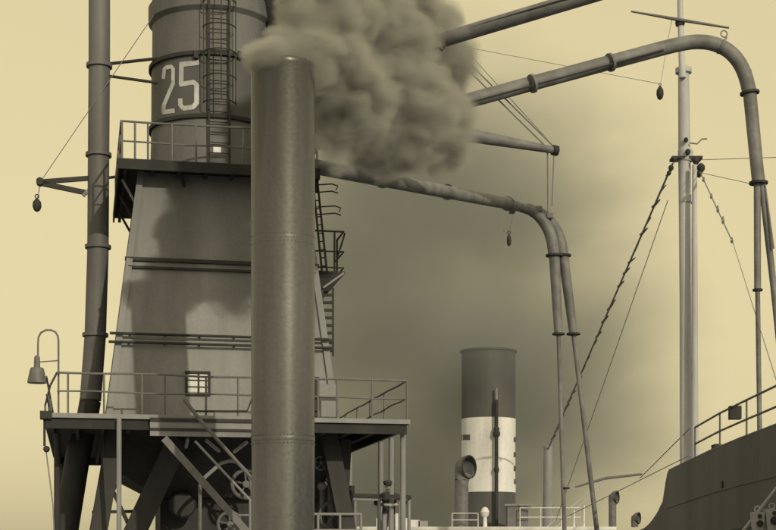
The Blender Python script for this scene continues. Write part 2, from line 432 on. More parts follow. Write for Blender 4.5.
# locker and gauges on the right of the platform
lk = thing('switch_cabinet', 'pale sheet metal cabinet on the platform right of the chimney', 'cabinet', T(328, 417, -.6))
MB().tb(TA(319,-.6), TA(336,-.6), -.6, -.25, zp+.002, T(328, 384, -.6).z).build('cabinet_body', 'pale', lk)
MB().tb(TA(319.5,-.6), TA(335.5,-.6), -.62, -.602, T(328, 398, -.6).z, T(328, 397, -.6).z).build('door_gap', 'iron', lk)
MB().tb(TA(314,-.6), TA(319,-.6), -.65, -.3, zp+.3, T(316, 377, -.6).z).build('switch_column', 'iron', lk)

# ------------------------------------------------------------ stair down from the platform
st = thing('steep_stair', 'steep steel stair descending to the right below the platform', 'stair', T(215, 535, -1.9))
b0, b1 = PB0-.35, PB0-1.15
s0, s1 = (164, 438), (250, 535)
for b in (b0-.3, b1):
    MB().beam(T(*s0, b), T(*s1, b), .05, .17).build('stringer', 'rail', st)
n = 13
for i in range(n):
    t = (i+.5)/n; x = s0[0]+(s1[0]-s0[0])*t; y = s0[1]+(s1[1]-s0[1])*t
    p, q = T(x, y, b0-.3), T(x, y, b1); q.z = p.z
    MB().beam(p, q, .2, .03).build('tread', 'iron', st)
MB().tube([T(195,441,b1), T(252,502,b1)], .03, 8).build('hand_rail', 'pale', st)
MB().tube([T(184,399,b0-.3), T(200,420,b0-.3), T(256,483,b0-.3)], .045, 8).build('hand_rail', 'rail', st)
MB().tube([T(250,500,b1), T(250,533,b1)], .03, 8).build('rail_post', 'pale', st)
hg = thing('bent_pipe_guard', 'pale bent pipe guard arching over the machinery by the stair', 'guard rail', T(225, 540, -.3))
pp = [T(205,477,-.3), T(213,470,-.3), T(221,463,-.3), T(230,460.5,-.3), T(237,462,-.3), T(246,471,-.3), T(251,480,-.3), T(252.5,495,-.3), T(252.5,545,-.3)]
MB().tube([T(200,484,-.3)]+pp, .05, 8).build('pipe', 'pale', hg)
MB().tube([T(200,484,-.3), T(200,545,-.3)], .05, 8).build('upright', 'rail', hg)
MB().tube([T(238,515,-.3), T(252,515,-.3)], .025, 8).build('cross_bar', 'pale', hg)

# ------------------------------------------------------------ lower guard rails on the roof edge and the worker
gr = thing('lower_guard_rail', 'dark timber guard rail below the platform where the worker leans', 'railing', W(TA(385,-.2), -.2, ROOF))
MB().beam(T(353,495,-.2), T(411,497,-.2), .1, .09).build('top_rail', 'iron', gr)
MB().beam(T(353,498,-.16), T(379,498.5,-.16), .05, .1).build('rail_board', 'pale', gr)
for px in (355, 379, 400, 409):
    a = TA(px, -.12); MB().tube([W(a,-.12,ROOF), W(a,-.12,T(px,496,-.12).z)], .045, 8).build('rail_post', 'pale', gr)
g2 = thing('pipe_guard_rail', 'pale horizontal pipe rail beside the thick chimney foot', 'railing', W(TA(335,-.6), -.6, ROOF))
MB().tube([T(312,514,-.6), T(362,514,-.6)], .035, 8).build('top_rail', 'pale', g2)
MB().tube([T(312,530,-.6), T(362,530,-.6)], .03, 8).build('mid_rail', 'pale', g2)
for px in (318, 340, 361):
    a = TA(px, -.6); MB().tube([W(a,-.6,ROOF), W(a,-.6,T(px,514,-.6).z)], .035, 8).build('rail_post', 'pale', g2)

def person():
    base = W(TA(389, .25), .25, ROOF)
    root = thing('person', 'worker in dark jacket and cap leaning on the lower guard rail', 'person', base)
    # joints in person frame: x right, y away from camera, z up
    J = {'pel':(0,.05,.93,.15), 'wst':(0,.03,1.1,.17), 'chs':(0,-.06,1.32,.19), 'nck':(-.02,-.1,1.47,.065), 'hed':(-.05,-.14,1.56,.085), 'crn':(-.055,-.145,1.66,.085),
         'ls':(-.19,-.07,1.38,.085), 'le':(-.4,-.12,1.16,.065), 'lw':(-.15,-.32,1.13,.04), 'lh':(-.06,-.36,1.13,.035),
         'rs':(.19,-.07,1.38,.085), 're':(.44,-.1,1.2,.065), 'rw':(.2,-.32,1.14,.04), 'rh':(.1,-.36,1.14,.035),
         'lp':(-.09,.06,.88,.11), 'lk':(-.11,.02,.48,.075), 'la':(-.12,.08,.09,.05), 'lf':(-.13,-.1,.045,.045),
         'rp':(.09,.06,.88,.11), 'rk':(.11,.03,.48,.075), 'ra':(.12,.1,.09,.05), 'rf':(.14,-.08,.045,.045)}
    E = ['pel wst','wst chs','chs nck','nck hed','hed crn','chs ls','ls le','le lw','lw lh','chs rs','rs re','re rw','rw rh','pel lp','lp lk','lk la','la lf','pel rp','rp rk','rk ra','ra rf']
    ks = list(J); me = bpy.data.meshes.new('body')
    vs = [base+U*J[k][0]+D*J[k][1]+Z*J[k][2] for k in ks]
    ed = [tuple(ks.index(x) for x in e.split()) for e in E]; rad = [J[k][3] for k in ks]
    for h, sx in (('lh', 1), ('rh', -1)):           # five fingers closing on the rail
        hb = vs[ks.index(h)]; hi = ks.index(h)
        for q in range(5):
            L_ = (.05, .06, .065, .06, .045)[q]
            off = Z*((q-2)*.012) if q else -Z*.03-U*.02*sx
            vs += [hb+off+U*sx*L_*.6-D*.02, hb+off+U*sx*L_-Z*.02-D*.01]; rad += [.0085, .0075]
            ed += [(hi, len(vs)-2), (len(vs)-2, len(vs)-1)]
    me.from_pydata([tuple(v-base) for v in vs], ed, [])
    o = bpy.data.objects.new('body', me); COL.objects.link(o); place(o, base, root)
    md = o.modifiers.new('skin', 'SKIN')
    for i, d in enumerate(me.skin_vertices[0].data):
        d.radius = (rad[i], rad[i]); d.use_root = (i == 0)
    s = o.modifiers.new('sub', 'SUBSURF'); s.levels = 2; s.render_levels = 2
    dg = bpy.context.evaluated_depsgraph_get(); dg.update()
    em = bpy.data.meshes.new_from_object(o.evaluated_get(dg)); o.modifiers.clear(); o.data = em; em.name = 'body'
    em.materials.clear()
    for k in ('jacket', 'trouser', 'skin'): em.materials.append(M[k])
    for p in em.polygons:
        c = p.center
        p.material_index = 2 if (c.z > 1.47 or (c.dot(D) < -.33)) else (1 if .09 < c.z < .9 else 0)
    em.shade_smooth()
    hc = base+U*-.055+D*-.145+Z*1.665
    MB().lathe(hc, [(.105,-.02),(.108,.02),(.125,.05),(.12,.085),(.07,.105)], 20).box(hc-D*.12+Z*.0, U*.075, D*.05, Z*.01).build('cap', 'jacket', root)
    nz = base+U*-.05+D*-.24+Z*1.575
    MB().lathe(nz, [(.014,-.02),(.018,0),(.01,.03)], 8).build('nose', 'skin', root)
    for s_ in (-1, 1):
        MB().lathe(base+U*(-.05+.1*s_)+D*-.13+Z*1.57, [(.012,-.03),(.022,0),(.012,.03)], 8).build('ear', 'skin', root)
        MB().lathe(base+U*(-.05+.034*s_)+D*-.225+Z*1.605, [(.008,-.008),(.011,0),(.008,.008)], 8).build('eye', 'iron', root)
    MB().box(base+U*-.05+D*-.222+Z*1.535, U*.024, D*.006, Z*.005).build('mouth', 'iron', root)
person()

# ------------------------------------------------------------ upper platform
up = thing('upper_platform', 'black railed platform at the tower top under the tank', 'platform', T(221, 172, 3))
ub0, ub1 = .25, 6.4
ua0, ua1 = TA(120, ub0), TA(318, ub0)
zu0 = T(180, 172, ub0).z; zu1 = T(180, 164, ub0).z
MB().tb(ua0, ua1, ub0, ub1, zu1-.07, zu1).build('deck_plate', 'deck', up)
MB().tb(ua0, ua1, ub0-.05, ub0-.002, zu0, zu1+.06).build('fascia', 'deck', up)
MB().tb(ua0-.05, ua0-.002, ub0-.05, ub1, zu0, zu1+.06).build('fascia', 'deck', up)
MB().tb(ua1+.002, ua1+.05, ub0-.05, ub1, zu0, zu1+.06).build('fascia', 'deck', up)
for i in range(8):
    a = ua0+.1+(ua1-ua0-.3)*i/7; MB().tb(a, a+.08, ub0+.004, ub1-.02, zu0+.004, zu1-.074).build('joist', 'deck', up)
for b in (1.2, 3, 4.8):                             # brackets from the side walls
    for s in (0, 1):
        e = sec(zt-.75); x = e[s]; x2 = ua0+.08 if s == 0 else ua1-.08
        MB().beam(W(x2, b, zu0-.03), W(x, b, zt-.8), .06, .06).build('bracket', 'pale' if b == 1.2 else 'iron', up)
MB().beam(T(181,174,.7), T(184,187,.8), .06, .06).build('bracket', 'iron', up)
uh = T(122, 121, ub0+.05).z-zu1
def uq(px): return W(TA(px, ub0+.05), ub0+.05, zu1)
railing(up, [uq(121.5), W(ua1-.05, ub0+.05, zu1)], uh, [uq(x) for x in (122, 135, 148, 172, 196, 243, 264, 290, 317)], .028, (.52,))
railing(up, [W(ua0+.03, ub0+.05, zu1), W(ua0+.03, ub1-.05, zu1)], uh, [W(ua0+.03, b, zu1) for b in (1.4, 2.9, 4.4, 6.3)], .028, (.52,))
railing(up, [W(ua1-.05, ub0+.05, zu1), W(ua1-.05, ub1-.05, zu1)], uh, [W(ua1-.05, b, zu1) for b in (1.6, 3.1, 4.6, 6.3)], .028, (.52,))

# ------------------------------------------------------------ tank "25"
TB = 3.05
ta = TA(212, TB); tr = (T(272, 100, TB)-T(152, 100, TB)).length/2
tc = W(ta, TB, zu1)
tk = thing('tank', 'grey cylindrical tank bearing the large white number 25', 'tank', tc)
def tz(py):                                        # height of a front-side pixel row on the tank
    return ZC+(HY-py)/F*(tc.y-tr)
zT = tz(9)
hT = zT-zu1
MB().lathe(tc+Z*.002, [(tr*1.03, 0), (tr*1.0, hT*.4), (tr*.985, hT-.01)], 64).build('shell', 'tank', tk)
MB().lathe(V((tc.x, tc.y, zT)), [(tr*.985, -.008), (tr*1.05, .1), (tr*1.05, .5), (tr*.99, .62), (tr*.97, 2.4), (tr*.5, 3.4), (.3, 3.7)], 64).build('upper_shell', 'tank', tk)
zr1, zr2 = tz(53), tz(116)
MB().lathe(V((tc.x, tc.y, zr2)), [(tr*1.004, .05), (tr*1.0, zr1-zr2-.05)], 64).build('number_band', 'band', tk)
for zr in (zr1, zr2):
    MB().lathe(V((tc.x, tc.y, zr-.05)), [(tr*1.0,0), (tr*1.045, 0), (tr*1.045, .1), (tr*1.0, .1)], 64, close=False).build('hoop', 'iron', tk)
MB().lathe(V((tc.x, tc.y, zu1+.004)), [(tr*1.08, 0), (tr*1.08, .12), (tr*1.0, .14)], 64).build('base_ring', 'iron', tk)
rz = tr*1.008
vd = math.atan2(-tc.y, -tc.x)                      # direction from the tank to the camera
def tpt(px, py, rr):                               # point on the tank surface seen at a pixel
    dx = (px-CX)/F*(tc.y)-tc.x
    for _ in range(6):
        s = max(-.995, min(.995, dx/rr)); y = tc.y-rr*math.cos(math.asin(s)); dx = (px-CX)/F*y-tc.x
    return V((tc.x+dx, y, ZC+(HY-py)/F*y))
def stroke(poly, name):                            # polygon in pixels -> curved plate on the tank
    mb = MB(); vs = []
    nst = 6
    for (p, q, p2, q2) in poly:                     # quads as two edges, subdivided along
        o = len(mb.v)
        for i in range(nst+1):
            t = i/nst
            for e in ((p, q), (p2, q2)):
                x = e[0][0]+(e[1][0]-e[0][0])*t; y = e[0][1]+(e[1][1]-e[0][1])*t
                mb.v.append(tpt(x, y, rz))
            for e in ((p, q), (p2, q2)):
                x = e[0][0]+(e[1][0]-e[0][0])*t; y = e[0][1]+(e[1][1]-e[0][1])*t
                mb.v.append(tpt(x, y, tr*.999))
        for i in range(nst):
            a = o+i*4; b = a+4
            mb.f += [(a, a+1, b+1, b), (a+2, b+2, b+3, a+3), (a, b, b+2, a+2), (a+1, a+3, b+3, b+1)]
            mb.mi += [0]*4
        mb.f += [(o, o+2, o+3, o+1), (a+4, a+5, a+7, a+6)]; mb.mi += [0]*2
    return mb.build(name, 'white', tk, 50)
def seg(p, q, wd):                                 # straight stroke, given pixel width
    p, q = V((p[0], p[1], 0)), V((q[0], q[1], 0)); d = (q-p).normalized(); nn = V((-d.y, d.x, 0))*wd/2
    return ((p+nn).xy, (q+nn).xy, (p-nn).xy, (q-nn).xy)
stroke([seg((163.2,79), (164.2,70.5), 3.4), seg((163.4,70.6), (166,67.2), 3.4), seg((165.4,67.6), (172.2,66.6), 4), seg((171.4,66.6), (173.4,69.4), 3.4),
        seg((173.2,68.6), (173.0,84), 3.6), seg((173.2,83), (163.6,105.5), 3.8), seg((163.8,104.5), (163.2,112.8), 4), seg((161.8,112.6), (174.6,110.6), 4.4)], 'number_two')
stroke([seg((179.6,64.8), (199,62.4), 5), seg((181.3,64.5), (181.2,85), 4.6), seg((179.4,84.6), (194.5,82), 4.6), seg((193.2,81.8), (197,85.6), 4.4),
        seg((196.6,84.6), (196.6,104), 5), seg((196.8,102.6), (193,107.2), 4.6), seg((194,106.9), (182.4,108.6), 4.6), seg((183.2,108.6), (180.2,104.6), 4.2), seg((180.4,106), (180.2,98.5), 4.4)], 'number_five')
# caged ladder on the tank
lr0, lr1 = tpt(209, 90, tr+.12), tpt(229.5, 90, tr+.12)
ztop = zT+2.2
for q in (lr0, lr1):
    MB().beam(V((q.x, q.y, zu1+.02)), V((q.x, q.y, ztop)), .05, .05).build('ladder_rail', 'iron', tk)
rg0 = MB().tube([V((lr0.x, lr0.y, zu1+.35)), V((lr1.x, lr1.y, zu1+.35))], .014, 6).build('rung', 'iron', tk)
for i in range(1, 28): copy_at(rg0, Z*.27*i, tk)
mid_ = (lr0+lr1)/2; nrm = V((mid_.x-tc.x, mid_.y-tc.y, 0)).normalized(); tn = V((-nrm.y, nrm.x, 0))
hp0 = None
for i in range(8):
    zc_ = zu1+1.9+i*.66
    if hp0 is None:
        pts = [mid_+tn*(.43*math.cos(t))+nrm*(.0+.45*math.sin(t)) for t in [PI*k/14 for k in range(15)]]
        pts = [V((p.x, p.y, zc_)) for p in pts]; hp0 = MB().tube(pts, .016, 6).build('cage_hoop', 'iron', tk)
    else: copy_at(hp0, Z*.66*i, tk)
for t in (PI*.06, PI*.5, PI*.94):
    p = mid_+tn*(.43*math.cos(t))+nrm*(.45*math.sin(t))
    MB().beam(V((p.x, p.y, zu1+1.9)), V((p.x, p.y, ztop)), .03, .012).build('cage_strip', 'iron', tk)
MB().box(tpt(217, 150, tr+.04), tn*.1, nrm*.03, Z*.07).build('name_plate', 'glass', tk)
for q in (196, 240):
    MB().box(tpt(q, 55, tr+.06), tn*.06, nrm*.06, Z*.09).build('hoop_lug', 'iron', tk)
# dust outlet beside the tank: flared pipe
ob = T(275, 120, 2.2); oz = lambda y: T(275, y, 2.2).z
ot = thing('dust_outlet', 'dark pipe with flaring top rising behind the smoking chimney', 'pipe', V((ob.x, ob.y, zu1)))
MB().lathe(V((ob.x, ob.y, zu1+.004)), [(.17, 0), (.17, oz(45)-zu1), (.26, oz(20)-zu1), (.5, oz(-4)-zu1), (.62, oz(-30)-zu1), (.62, oz(-60)-zu1)], 28).build('outlet_pipe', 'iron', ot)
MB().tube([V((ob.x+.28, ob.y-.2, zu1+.004)), V((ob.x+.28, ob.y-.2, oz(-40)))], .06, 8).build('side_pipe', 'iron', ot)

# ------------------------------------------------------------ tall pipe left of the tank
pb = 3.0
def lp(px, py): return T(px, py, pb)
tp = thing('tall_pipe', 'tall slender steel pipe at the left of the tower, flanged', 'pipe', lp(64, 545))
R1 = .285
p_bot = lp(63, 553); p_bot.z = ROOF
MB().tube([lp(99.5, -80), lp(99.3, 66), lp(98.6, 155), lp(98, 247)], R1, 28).build('upper_pipe', 'pole', tp)
MB().tube([lp(98, 247.3), lp(97.6, 262), lp(95.3, 335), lp(90.5, 400)], [R1]*4, 28).build('bent_pipe', 'pole', tp)
MB().tube([lp(90.4, 400.5), lp(86, 425), lp(78, 455), p_bot], [R1, R1, .33, .33], 28).build('lower_pipe', 'iron', tp)
for px, py in ((99.3, 66), (98.6, 155), (98, 247), (95.3, 335)):
    flange('flange', lp(px, py), Z, R1*1.22, .09, tp, 'pole')
MB().tube([lp(108, 64), tpt(158, 58.5, tr-.02)], .045, 8).build('strut', 'iron', tp)
MB().tube([lp(108, 76), tpt(158, 83, tr-.02)], .04, 8).build('strut', 'iron', tp)
MB().tube([lp(106, 178), T(124, 176, pb)], .04, 8).build('strut', 'iron', tp)
# arm with hanging block
arm = thing('bracket_arm', 'triangular steel bracket arm reaching left from the tall pipe', 'bracket', lp(90, 195))
MB().beam(lp(39.5, 182), lp(93, 178), .09, .12).build('top_bar', 'iron', arm)
MB().beam(lp(42, 183.5), lp(87, 193), .09, .13).build('lower_bar', 'iron', arm)
MB().beam(lp(83, 196), lp(92, 187), .09, .09).build('pipe_clip', 'pale', arm)
MB().lathe(lp(40, 182)+D*.12, [(.1, 0), (.1, .24)], 14, -D).build('sheave', 'iron', arm)
def block(name, c, w_, h, label, cat='pulley', m='iron', parent=None):
    mb = MB(); c = V(c)
    mb.lathe(c-Z*h/2, [(w_*.12, 0), (w_*.36, h*.12), (w_*.5, h*.4), (w_*.46, h*.7), (w_*.2, h*.93), (w_*.1, h)], 16)
    root = thing(name, label, cat, c-Z*h/2)
    mb.build('block_shell', m, root)
    MB().torus(c+Z*(h/2+.05), .05, .015, D, 14, 6).build('eye_ring', m, root)
    return root
hb = block('hanging_block', lp(37, 205), .24, .36, 'small dark egg-shaped block hanging from the bracket arm at left')
MB().tube([lp(40.2, 184), lp(37.6, 198)], .013, 6).build('sling', 'rope', hb)
wire('stay_wire', [lp(41, 181), tpt(156, 12, tr+.02)], .011, 'rope', None, 'thin stay wire rising from the bracket arm to the tank top', 'wire')

# ------------------------------------------------------------ platform lamp (gooseneck)
lm = thing('gooseneck_lamp', 'bell-shaped lamp on a gooseneck post at the platform left end', 'lamp', W(TA(58.5, fb), fb+.12, zp))
b = fb+.12
L = lambda x, y: T(x, y, b)
MB().tube([L(58.5, 417), L(58.5, 341), L(57.8, 336), L(55.5, 332), L(51, 330), L(46, 330), L(41, 332.5), L(38.5, 337), L(38, 344), L(38, 357)], .024, 8).build('post', 'rail', lm)
MB().tube([L(38, 362), L(58.5, 360.5)], .016, 6).build('brace', 'rail', lm)
z0 = L(37, 383).z; c = L(37, 383)
MB().lathe(c, [(.225, 0), (.225, .03), (.17, .3), (.15, .36), (.075, .38), (.065, .62), (.03, .66)], 24).build('lamp_shade', 'rail', lm)
# tackle line hanging off the platform's left corner
tl = thing('corner_tackle', 'small pulley and line hanging at the platform left corner', 'pulley', T(46, 552, PB0+.1))
MB().lathe(T(46.5, 449, PB0+.1), [(.05, -.1), (.08, 0), (.05, .1)], 12, D).build('sheave', 'iron', tl)
MB().tube([T(44.5, 417, PB0+.1), T(44.5, 446, PB0+.1)], .03, 8).build('hanger', 'iron', tl)
MB().tb(TA(40,PB0), TA(52,PB0), PB0-.1, PB0+.3, zp-.12, zp+.06).build('corner_plate', 'iron', tl)
MB().tube([T(46, 450, PB0+.1), T(53, 505, PB0+.1), T(55, 550, PB0+.1)], .016, 6).build('line', 'rope', tl)

# ------------------------------------------------------------ side ladder and landing, right of the tower
la = thing('side_landing', 'small railed landing with ladders on the tower right side', 'landing', T(330, 290, 1.6))
b = .75
L = lambda x, y, bb=b: T(x, y, bb)
zl = L(330, 271).z
x0, x1 = TA(310, b), TA(345, b)
MB().tb(x0, x1, b, b+1.1, zl-.06, zl).build('landing_plate', 'deck', la)
for bb in (b+.03, b+1.05):
    MB().add([W(x0+.1,bb-.02,zl-.065), W(x1-.02,bb-.02,zl-.065), W(TA(330,b),bb-.02,L(330,291).z), W(TA(321,b),bb-.02,L(321,291).z),
              W(x0+.1,bb+.02,zl-.065), W(x1-.02,bb+.02,zl-.065), W(TA(330,b),bb+.02,L(330,291).z), W(TA(321,b),bb+.02,L(321,291).z)],
             [(0,1,2,3),(7,6,5,4),(0,4,5,1),(1,5,6,2),(2,6,7,3),(3,7,4,0)]).build('bracket_plate', 'deck', la)
MB().beam(L(323, 288, b-.05), L(344, 273, b-.05), .04, .05).build('knee_brace', 'pale', la)
lh = L(330, 231).z-zl
railing(la, [W(x0,b+.03,zl), W(x1-.03,b+.03,zl), W(x1-.03,b+1.07,zl)], lh, [W(TA(x,b+.03),b+.03,zl) for x in (313.5, 334.5)]+[W(x1-.03, b+1.07, zl)], .026, (.52, .1), 'iron')
MB().tube([L(345, 233), L(336, 262)], .024, 8).build('slant_rail', 'iron', la)
ul = []
for (xt, xb) in ((312.5, 322), (317, 327)):
    MB().beam(L(xt, 178), L(xb, 272), .05, .05).build('ladder_rail', 'iron', la)
for i in range(11):
    t = (i+.5)/11; y = 180+90*t; xa = 312.7+9.5*t
    MB().tube([L(xa, y), L(xa+4.8, y)], .016, 6).build('rung', 'iron', la)
for (xs, y, xe) in ((315, 185, 338), (317, 207, 341)):
    c0 = L(xs, y)
    for dy in (0, 8):
        MB().tube([c0-Z*dy*.025, L(xe-6, y-1+dy*.9), L(xe, y+1+dy*.9), L(xe-2, y+5+dy*.3)], .018, 6).build('cage_hoop', 'iron', la)
MB().box(L(314, 186), U*.1, D*.1, Z*.14).build('ladder_foot', 'iron', la)
for x in (322.5, 333):
    MB().beam(L(x, 288), L(x, 356), .05, .04).build('ladder_rail', 'iron', la)
for i in range(8):
    y = 295+7.6*i
    MB().beam(L(323, y), L(333, y), .07, .07).build('rung', 'iron', la)
MB().tube([L(305, 343), L(333, 343)], .03, 8).build('stay_bar', 'iron', la)
MB().tube([L(305, 351), L(333, 351)], .03, 8).build('stay_bar', 'iron', la)

# ------------------------------------------------------------ big chimney in front
ch_d = 31.0
cc = P(283, 560, ch_d); cr = 31.8/F*ch_d
chz = P(283, 66, ch_d).z
chm = thing('chimney', 'thick sooty steel chimney in the foreground pouring smoke', 'chimney', V((cc.x, cc.y, ROOF)))
hh = chz-ROOF
MB().lathe(V((cc.x, cc.y, ROOF)), [(cr*.985, 0), (cr, hh*.5), (cr*1.01, hh-.12), (cr*1.02, hh-.1), (cr*1.02, hh-.01), (cr*1.01, hh), (cr*.93, hh), (cr*.92, hh-1.2), (.05, hh-1.2)], 72).build('stack', 'chimney', chm)
for y in (244, 442):
    MB().lathe(V((cc.x, cc.y, P(283, y, ch_d).z)), [(cr*1.0, 0), (cr*1.003, .01), (cr*1.003, .06), (cr*1.0, .08)], 72, close=False).build('lap_joint', 'chimney', chm)
rv = MB()
for y in (244, 442):
    for row in (-.05, .11):
        zr_ = P(283, y, ch_d).z+row
        for k in range(56):
            t = 2*PI*k/56; dr = V((math.cos(t), math.sin(t), 0)); c_ = V((cc.x, cc.y, zr_))+dr*cr*(.997+.0)
            rv.lathe(c_, [(.016, 0), (.014, .008), (.006, .012)], 6, dr)
tag(rv.build('rivets', 'chimney', chm), kind='stuff')
MB().lathe(V((cc.x, cc.y, ROOF+.002)), [(cr*1.25, 0), (cr*1.25, .1), (cr*1.05, .16)], 48).build('base_flange', 'iron', chm)

# ------------------------------------------------------------ suction pipes and boom
sp = thing('suction_pipe', 'long suction pipe arching over to the ship mast at right', 'pipe', P(310, 150, 41))
dA, dB = 41.0, 45.0
A0 = P(262, 157, dA); A1 = P(662, 48.5, dB)
MB().tube([A0, P(545, 80, 44), A1], .215, 24).build('arm_pipe', 'pipe', sp)
pts = [A1]+[P(x, y, dB) for x, y in ((680, 44.2), (696, 42), (712, 43.5), (727, 50), (738, 61), (745, 75), (749.5, 92))]
MB().tube(smooth(pts), .213, 24).build('bend', 'pipe', sp)
B0 = P(749.7, 93, dB); B1 = P(758.5, 183, dB)
MB().tube([B0, B1], [.2, .19], 20).build('down_pipe', 'pipe', sp)
MB().tube([P(757.2,184,dB), P(757.6,290,dB)], .105, 14).build('down_pipe', 'pipe', sp)
MB().tube([P(757.6,290,dB), P(760,455,dB)], .075, 12).build('nozzle_pipe', 'pipe', sp)
MB().tube([P(762,184,dB), P(774,290,dB), P(790,455,dB)], [.105,.1,.08], 14).build('down_pipe', 'pipe', sp)
MB().tube([P(745,74,dB)+V((.14,-.1,.1)), P(757,182,dB)+V((.2,-.1,0)), P(772,250,dB)+V((0,-.2,0))], .03, 8).build('cable', 'rope', sp)
ax = (A1-A0).normalized()
for t in (.655, .86): flange('flange', A0.lerp(A1, t)+Z*(.0), ax, .27, .08, sp, 'pipe')
flange('flange', B0, Z+V((-.1,0,0)), .29, .07, sp); flange('flange', B1, Z, .28, .07, sp); flange('flange', P(757.6,290,dB), Z, .15, .06, sp)
flange('flange', P(722, 45.5, dB), V((.8,0,-.45)), .27, .06, sp, 'pipe')
MB().torus(P(724,34,dB), .1, .02, D, 16, 6).build('lifting_eye', 'rail', sp)
MB().tube([A0.lerp(A1, t)+V((0,-.2,-.12)) for t in (.45, .6, .75, .9, 1.0)], .03, 6).build('conduit', 'iron', sp)

s2 = thing('raised_suction_pipe', 'raised suction pipe leaving the smoke toward the top edge', 'pipe', P(330, 75, 41))
C0, C1 = P(262, 94, 40.6), P(700, -37, 35.5)
MB().tube([C0, C1], .185, 22).build('arm_pipe', 'pipe', s2)
flange('flange', C0.lerp(C1, .44), C1-C0, .25, .08, s2, 'pipe'); flange('flange', C1, C1-C0, .27, .08, s2, 'pipe')
MB().tube([C0+V((.3,-.24,.12)), C1-V((0,.24,-.0))], .03, 6).build('conduit', 'iron', s2)

s3 = thing('lower_suction_pipe', 'lower suction pipe with forked down pipes over the far ship', 'pipe', P(320, 168, 40))
dE = 52.0
E0, E1 = P(296, 163, 40.5), P(520, 206, dE)
MB().tube([E0, P(420, 187, 45.5), E1], [.21, .2, .195], 22).build('arm_pipe', 'pipe', s3)
bl = [(520,206),(531,210),(540,217),(547,227),(551.5,239),(554,255)]
br_ = [(520,206),(534,210.5),(545,217),(554,227),(560,239),(563,255)]
MB().tube(smooth([P(x, y, dE) for x, y in bl]), .2, 20).build('bend', 'pipe', s3)
MB().tube(smooth([P(x, y, dE+.25) for x, y in br_]), .2, 20).build('bend', 'pipe', s3)
MB().tube([P(554.3,256,dE), P(558.5,334,dE)], [.19,.15], 18).build('down_pipe', 'pipe', s3)
MB().tube([P(563.3,256,dE+.25), P(573.5,334,dE+.25)], [.19,.15], 18).build('down_pipe', 'pipe', s3)
MB().tube([P(558.5,334,dE), P(565,548,dE)], .075, 12).build('nozzle_pipe', 'pipe', s3)
MB().tube([P(573.5,334,dE+.25), P(599,548,dE+.25)], .085, 12).build('nozzle_pipe', 'pipe', s3)
for p, R in ((P(554.2,255.5,dE),.3), (P(563.2,255.5,dE+.25),.28), (P(558.5,334,dE),.22), (P(573.5,334,dE+.25),.24), (P(566,488,dE),.13)):
    flange('flange', p, Z, R, .06, s3)
for t in (.33, .62, .93): flange('flange', E0.lerp(E1, t), E1-E0, .25, .07, s3, 'pipe')
for x, y in ((518,201),(512,211),(539,209),(550,216)):
    MB().box(P(x, y, dE-.1), V((.1,0,0)), V((0,.1,0)), Z*.08).build('lug', 'pipe', s3)

bm_ = thing('cargo_boom', 'short tapered boom sticking out of the smoke with hanging ropes', 'boom', P(320, 108, 41))
G0, G1 = P(264, 99, 40.8), P(555, 150.5, 44)
MB().tube([G0, G0.lerp(G1,.7), G1], [.2, .19, .1], 18).build('spar', 'pipe', bm_)
flange('end_band', G1, G1-G0, .15, .16, bm_)
for dx in (0, -8):
    wire('topping_wire', [G1+V((dx/F*44,0,.08)), P(405+dx, 0, 43.2), P(360+dx, -45, 43)], .022, 'rope', bm_)
wire('fall_rope', [P(547.5,152,44), P(548,212,44)], .022, 'rope', bm_)
wire('fall_rope', [P(554,152,44), P(552,206,44)], .018, 'rope', bm_)

hk = block('hook_block', P(509, 240, 51), .16, .42, 'small hook block hanging under the lower suction pipe')
MB().tube([P(513.5,214,51), P(509,233,51)], .014, 6).build('sling', 'rope', hk); MB().tube([P(503,230,51), P(508.5,235,51)], .014, 6).build('tail', 'rope', hk)

# ------------------------------------------------------------ right-hand ship (black hull, mast)
rs = thing('black_hulled_ship', 'black-hulled ship at right with tall mast and swept bulwark', 'ship', V((16.3, 46, 0)))
XS = 10.3
def topz(y):
    tab = [(12,9.0),(40,8.55),(46.5,8.5),(55,8.25),(55.4,7.9),(56,7.2),(57,6.85),(58,6.6),(59,6.38),(60.2,6.22),(62,6.12),(74,6.1)]
    for (a, b), (c, d) in zip(tab, tab[1:]):
        if a <= y <= c: return b+(d-b)*(y-a)/(c-a)
    return tab[0][1] if y < 12 else 6.1
ys = [8,10,12,16,22,30,36,40,44,48,52,54,55,55.2,55.4,55.7,56,56.5,57,57.5,58,58.6,59.2,60.2,62,66,69,71.5,73]
cxs, hbm = 16.3, 6.0
def hbr(y):
    if y < 22: return hbm*max(.02, 1-((22-y)/14)**2.2)
    if y > 62: return hbm*max(.15, 1-((y-62)/12)**3)
    return hbm
mb = MB(); ns = len(ys); sect = []
for y in ys:
    h = hbr(y); zt_ = topz(y)
    prof = [(-h*.86,-1.2),(-h*.97,.6),(-h,3.0),(-h-.05,zt_-.004)]
    inn = [(-h+.14,zt_),(-h+.14,zt_-1.0)]
    row = prof+inn+[(-x, z) for x, z in reversed(inn)]+[(-x, z) for x, z in reversed(prof)]
    sect.append(row); mb.v += [V((cxs+x, y, z)) for x, z in row]
m_ = len(sect[0])
for i in range(ns-1):
    for j in range(m_):
        mb.f.append((i*m_+j, i*m_+(j+1) % m_, (i+1)*m_+(j+1) % m_, (i+1)*m_+j)); mb.mi.append(0)
mb.f += [tuple(range(m_)), tuple(reversed(range((ns-1)*m_, ns*m_)))]; mb.mi += [0, 0]
mb.build('hull', 'hull', rs, 40)
